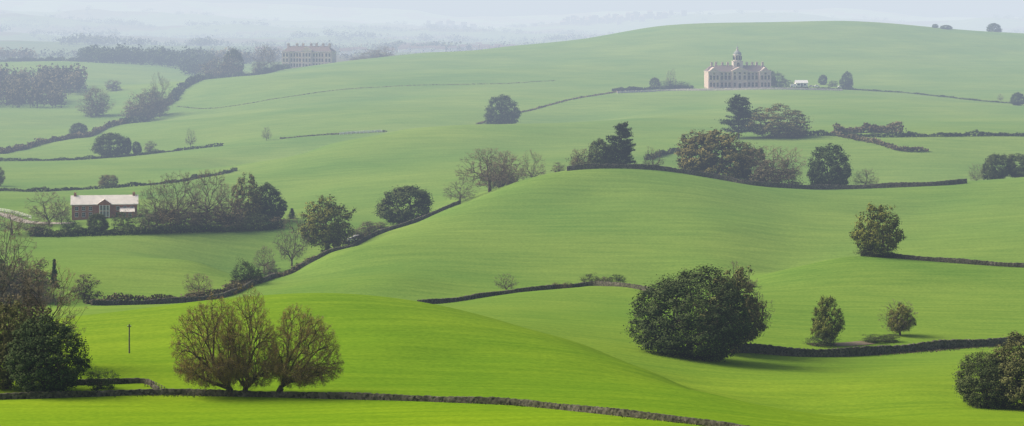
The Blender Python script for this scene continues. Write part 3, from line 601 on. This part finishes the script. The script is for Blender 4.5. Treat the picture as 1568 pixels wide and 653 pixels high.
def farm():
    p = site(160, 334, 900, 945); e = empty("brick_farmhouse", (p[0], p[1], p[2]), 0.16)
    w = B(); w.box(-12.2, 12.2, 0, 8, -2, 5.2)
    w.box(-2.4, 2.4, -1.2, 4, -2, 5.4)
    o = len(w.v); w.v += [(-12.2, 0, 5.2), (-12.2, 8, 5.2), (-12.2, 4, 7.9), (12.2, 0, 5.2), (12.2, 8, 5.2), (12.2, 4, 7.9)]; w.f += [(o, o+2, o+1), (o+3, o+4, o+5)]; w.m += [0, 0]
    w.gabley(-2.4, 2.4, -1.2, 4, 5.4, 7.0)
    w.box(6, 11, -3.5, -0.01, -2, 2.6); w.obj("walls", [M_BRICK], e)
    r = B(); o = 0
    r.v = [(-12.7, -0.5, 4.95), (12.7, -0.5, 4.95), (12.7, 4, 8.15), (-12.7, 4, 8.15), (-12.7, 8.5, 4.95), (12.7, 8.5, 4.95), (-12.7, -0.5, 5.2), (12.7, -0.5, 5.2), (12.7, 4, 8.4), (-12.7, 4, 8.4), (-12.7, 8.5, 5.2), (12.7, 8.5, 5.2)]
    r.f = [(0, 3, 2, 1), (3, 4, 5, 2), (6, 7, 8, 9), (9, 8, 11, 10), (0, 1, 7, 6), (4, 10, 11, 5), (0, 6, 9, 3), (3, 9, 10, 4), (1, 2, 8, 7), (2, 5, 11, 8)]; r.m = [0]*10
    r.v += [(-2.8, -1.5, 5.3), (0, -1.5, 7.2), (0, 4, 7.2), (-2.8, 4, 5.3), (2.8, -1.5, 5.3), (2.8, 4, 5.3)]; r.f += [(12, 13, 14, 15), (13, 16, 17, 14)]; r.m += [0, 0]
    r.v += [(5.7, -3.8, 2.5), (11.3, -3.8, 2.5), (11.3, 0.02, 3.9), (5.7, 0.02, 3.9)]; r.f += [(18, 19, 20, 21)]; r.m += [0]
    r.obj("roof", [M_PALE], e)
    t = B(); g = B()
    windows(g, t, [-10.4, -7.8, -5.2, 5, 7.6, 10.2], 0, [3.0], 1.1, 1.3); windows(g, t, [-10.4, -7.8, -5.2], 0, [0.6], 1.1, 1.5); windows(g, t, [-1.2, 0, 1.2], -1.2, [0.8, 3.1], 0.8, 1.6); windows(g, t, [7.4, 9.6], -3.5, [0.8], 1.0, 1.2)
    for x in (-1.75, -0.6, 0.6, 1.75): t.box(x-0.16, x+0.16, -1.45, -1.22, 0.2, 5.0)
    g.box(4.2, 5.2, -0.12, 0.05, 0, 2.1); t.obj("window_frames", [M_WHITE], e); g.obj("windows", [M_GLASS], e)
    c = B()
    for x in (-11, 11): c.box(x-0.5, x+0.5, 3.5, 4.5, 6, 9.2); c.cyl(x-0.25, 4, 9.2, 9.6, 0.14, 0.12, 6); c.cyl(x+0.25, 4, 9.2, 9.6, 0.14, 0.12, 6)
    c.obj("chimneys", [M_BRICK], e)
farm()
v = B()
for u0, u1, d0, d1, nn in ((600, 790, 3600, 4300, 45), (380, 600, 3300, 3800, 10), (850, 1500, 5500, 6500, 25)):
    for x, y in region(u0, u1, d0, d1, nn):
        z = float(ground(x, y)); a = rng.uniform(5, 9); h = rng.uniform(4, 7)
        v.box(x-a, x+a, y-4, y+4, z-2, z+h, 0); v.hip(x-a-0.3, x+a+0.3, y-4.3, y+4.3, z+h+0.01, z+h+3.5, 0.4, 1)
v.obj("distant_village", [M_WHITE, M_SLATE])
v = B()
for _ in range(90):
    cu = rng.choice([870, 900, 1010, 960, 690, 930]); u = cu+rng.normal(0, 24); y = 9300*math.exp(rng.normal(0, 0.01)); x = (u-UC)/F*y
    z = float(ground(x, y)); a = rng.uniform(4, 13); h = rng.uniform(8, 30)
    v.box(x-a, x+a, y-8, y+8, z-8, z+h, 0)
    if rng.random() < 0.4: v.hip(x-a, x+a, y-8, y+8, z+h+0.02, z+h+6, a*0.5, 1)
v.obj("distant_town", [M_SLATE, M_SLATE])
def drape(name, ctrl, w, mat, lift=0.06):
    P = path_pts(ctrl, 2.0); Nn = normals2(P); rows = []
    for s in np.linspace(-1, 1, 5):
        q = P+Nn*w/2*s; q[:, 2] = ground(q[:, 0], q[:, 1])+lift; rows.append(q)
    V = np.stack(rows, 1).reshape(-1, 3); Q = [(i*5+j, i*5+j+1, i*5+5+j+1, i*5+5+j) for i in range(len(P)-1) for j in range(4)]
    return add_obj(name, mesh_quads(name, V, Q, [mat], smooth=True))
drape("gravel_forecourt", [(1075, 137, 1735, 1765), (1130, 137, 1735, 1765), (1200, 136, 1740, 1770), (1290, 137, 1740, 1770)], 9, M_GRAVEL, 0.15)
stone_wall([(945, 143, 1690, 1730), (1010, 140, 1700, 1740), (1080, 139, 1710, 1745), (1180, 140, 1710, 1745), (1290, 141, 1710, 1740)], 1.3, 0.6, 1.0, "garden_wall", M_TRIM)
drape("bare_earth_verge", [(1240, 528, 588, 612), (1290, 528, 588, 612), (1330, 525, 590, 616)], 5, plain_mat("earth", (0.2, 0.16, 0.1), None, 1), 0.1)
def car(loc, rz, col, van=False):
    e = empty("parked_van" if van else "parked_car", loc, rz); b_ = B(); L, W_, = (5.2, 1.95) if van else (4.3, 1.75)
    prof = [(-L/2, 0.35), (-L/2, 0.9), (-L/2+0.1, 2.2), (L/2-1.6, 2.25), (L/2-0.8, 1.25), (L/2-0.05, 1.0), (L/2, 0.35)] if van else [(-L/2, 0.3), (-L/2, 0.85), (-L/2+0.45, 0.95), (-L/2+1.0, 1.42), (0.35, 1.45), (1.05, 0.98), (L/2-0.1, 0.8), (L/2, 0.3)]
    k = len(prof)
    for y in (-W_/2, W_/2):
        for x, z in prof: b_.v.append((x, y*(0.86 if z > 1.3 else 1), z))
    for i in range(k): b_.f.append((i, (i+1) % k, k+(i+1) % k, k+i)); b_.m.append(0)
    b_.f.append(tuple(reversed(range(k)))); b_.f.append(tuple(range(k, 2*k))); b_.m += [0, 0]
    b_.obj("body", [col], e)
    g = B(); zt = 1.95 if van else 1.38; zb = 1.35 if van else 1.0; x0 = L/2-2.6 if van else -1.15; x1 = L/2-1.35 if van else 0.55
    for s in (-1, 1):
        y = s*(W_/2*0.93+0.03); g.box(x0, x1, min(y, y-s*0.1), max(y, y-s*0.1), zb, zt)
    g.obj("windows", [M_GLASS], e)
    for i, (x, s) in enumerate(((-L/2+0.8, -1), (-L/2+0.8, 1), (L/2-0.8, -1), (L/2-0.8, 1))):
        wv = B(); wv.cyl(0, 0, -0.11, 0.11, 0.33, 0.33, 14); o = wv.obj("wheel_%d" % (i+1), [M_BLACK], e); o.rotation_euler = (R(90), 0, 0); o.location = (x, s*(W_/2-0.05), 0.33)
M_SIL = plain_mat("silver_paint", (0.5, 0.5, 0.52), None, 2, 0.3)
for u, vb, lo, hi, col, van in [(1216, 134, 1745, 1760, M_WHITE, True), (1243, 134, 1745, 1775, M_SIL, False), (1251, 134, 1745, 1775, M_WHITE, False), (1287, 135, 1745, 1775, M_WHITE, False), (538, 371, 848, 870, M_WHITE, False), (548, 367, 850, 875, M_SIL, False)]:
    p = site(u, vb, lo, hi); car((p[0], p[1], p[2]+0.15), rng.normal(0.1, 0.2), col, van)
def rail_fence(ctrl, name, mat, gap=2.2, h=1.2, rails=3, t=0.06):
    P = path_pts(ctrl, gap); b_ = B(); e = empty(name, tuple(P[0]), 0)
    pos = P-P[0]
    for p in pos: b_.box(p[0]-t, p[0]+t, p[1]-t, p[1]+t, p[2]-0.3, p[2]+h)
    b_.obj("posts", [mat], e)
    a = []; c = []
    for k in range(rails):
        z = h*(0.3+0.62*k/max(1, rails-1))
        a.append(pos[:-1]+[0, 0, z]); c.append(pos[1:]+[0, 0, z])
    a = np.concatenate(a); c = np.concatenate(c); V, Q = tubes(a, c, np.full(len(a), t*0.8), np.full(len(a), t*0.8), 4)
    add_obj("rails", mesh_quads("rails", V, Q, [mat]), e)
rail_fence([(222, 592, 400, 430), (232, 594, 400, 425), (252, 604, 398, 412)], "timber_fence", M_WOOD, 1.3, 1.3)
rail_fence([(-60, 318, 960, 1000), (0, 324, 935, 980), (30, 330, 925, 960), (48, 336, 915, 945)], "white_rail_fence", M_WHITE, 2.5, 1.3, 3, 0.08)
rail_fence([(520, 207, 1360, 1410), (545, 205, 1365, 1410), (585, 203, 1370, 1420)], "white_rail_fence", M_WHITE, 2.5, 1.5, 3, 0.14)
drape("farm_track", [(-60, 322, 950, 985), (0, 328, 925, 965), (40, 340, 905, 935), (110, 345, 900, 925)], 5, M_GRAVEL, 0.12)
p = site(198, 541, 430, 470); e = empty("utility_pole", tuple(p), 0.2)
q = B(); q.cyl(0, 0, -0.5, 5.4, 0.15, 0.11, 10); q.box(-0.35, 0.35, -0.07, 0.07, 4.9, 5.03); q.obj("pole", [M_WOOD], e)
q = B()
for x in (-0.3, 0.3): q.cyl(x, 0, 5.04, 5.2, 0.05, 0.04, 8)
q.obj("insulators", [M_WHITE], e)
def tufts(name, ctrl, spread, n, size, mat):
    P = path_pts(ctrl, 1.0); i = rng.integers(0, len(P), n); C = P[i].copy(); C[:, :2] += rng.normal(0, spread, (n, 2)); C[:, 2] = ground(C[:, 0], C[:, 1])+size*0.5
    nr = rng.normal(0, 1, (n, 3)); nr[:, 2] = abs(nr[:, 2])*0.5; nr /= np.linalg.norm(nr, axis=1, keepdims=True); s = rng.uniform(0.5, 1.3, n)*size
    V, Q = cards(C, nr, s, s*0.7, rng); add_obj(name, mesh_quads(name, V, Q, [mat], tint=np.repeat(rng.random(n), 4)))
tufts("grass_tussocks", [(-100, 612, 388, 402), (250, 605, 388, 402), (590, 611, 382, 396), (800, 621, 372, 390), (1000, 642, 354, 374), (1110, 656, 345, 362)], 0.9, 6000, 0.13, M_YEL)
tufts("grass_tussocks", [(1160, 540, 562, 590), (1300, 543, 568, 598), (1520, 529, 592, 618)], 1.6, 3000, 0.2, M_SCRUB)

# ------------------------------------------------------------------ misty air: layered banks with airlight built in as glow, thicker over the far valley
def emissive_mist(name, y0, y1, top, vis, Lh):
    bb = B()
    bb.box(-16000-y0*0.01, 16000+y0*0.01, y0, y1, -400-y0*0.01, top); o = bb.obj(name, [])
    m = bpy.data.materials.new(name); m.use_nodes = True; nt = m.node_tree; nt.nodes.clear()
    out = N(nt, "ShaderNodeOutputMaterial"); ab = N(nt, "ShaderNodeVolumeAbsorption"); em = N(nt, "ShaderNodeEmission"); ad = N(nt, "ShaderNodeAddShader")
    sig = 1/np.array(vis); Lh = np.array(Lh); dens = sig.max()*1.25
    ab.inputs["Color"].default_value = (*(1-sig/dens), 1); ab.inputs["Density"].default_value = dens
    e_ = sig*Lh; em.inputs["Strength"].default_value = e_.max(); em.inputs["Color"].default_value = (*(e_/e_.max()), 1)  # emission stands in for daylight scattered by the haze; the volume only absorbs
    nt.links.new(ab.outputs[0], ad.inputs[0]); nt.links.new(em.outputs[0], ad.inputs[1]); nt.links.new(ad.outputs[0], out.inputs["Volume"])
    o.data.materials.append(m)
emissive_mist("emissive_mist_air", 250, 12000, 140, (13500, 12000, 9800), (0.86, 0.91, 0.94))
emissive_mist("emissive_mist_bank", 750, 5600, 136, (7600, 6800, 5500), (0.84, 0.90, 0.94))

# ------------------------------------------------------------------ light, sky, camera
w = bpy.data.worlds.new("World"); scene.world = w; w.use_nodes = True; nt = w.node_tree
sky = N(nt, "ShaderNodeTexSky", sky_type='NISHITA'); sky.sun_disc = False
sd = Vector((-0.72, 0.16, 0.62)).normalized()
sky.sun_elevation = math.asin(sd.z); sky.sun_rotation = math.atan2(sd.x, sd.y)
sky.air_density = 1.0; sky.dust_density = 7.0; sky.ozone_density = 0.3
nt.links.new(sky.outputs[0], nt.nodes["Background"].inputs[0]); nt.nodes["Background"].inputs[1].default_value = 0.15
L = bpy.data.lights.new("sun", 'SUN'); L.energy = 3.3; L.angle = R(34); L.color = (1, 0.95, 0.86)
lo = bpy.data.objects.new("sun", L); scene.collection.objects.link(lo); lo.rotation_euler = sd.to_track_quat('Z', 'Y').to_euler()
cam = bpy.data.cameras.new("camera"); co = bpy.data.objects.new("camera", cam); scene.collection.objects.link(co)
co.location = (0, 0, 0); co.rotation_euler = (R(90), 0, 0); cam.sensor_width = 36; cam.lens = 36*F/1568
cam.shift_y = -(326.5-VH)/1568; cam.clip_start = 0.5; cam.clip_end = 100000
scene.camera = co
scene.view_settings.view_transform = 'Standard'; scene.view_settings.look = 'None'; scene.view_settings.exposure = 0
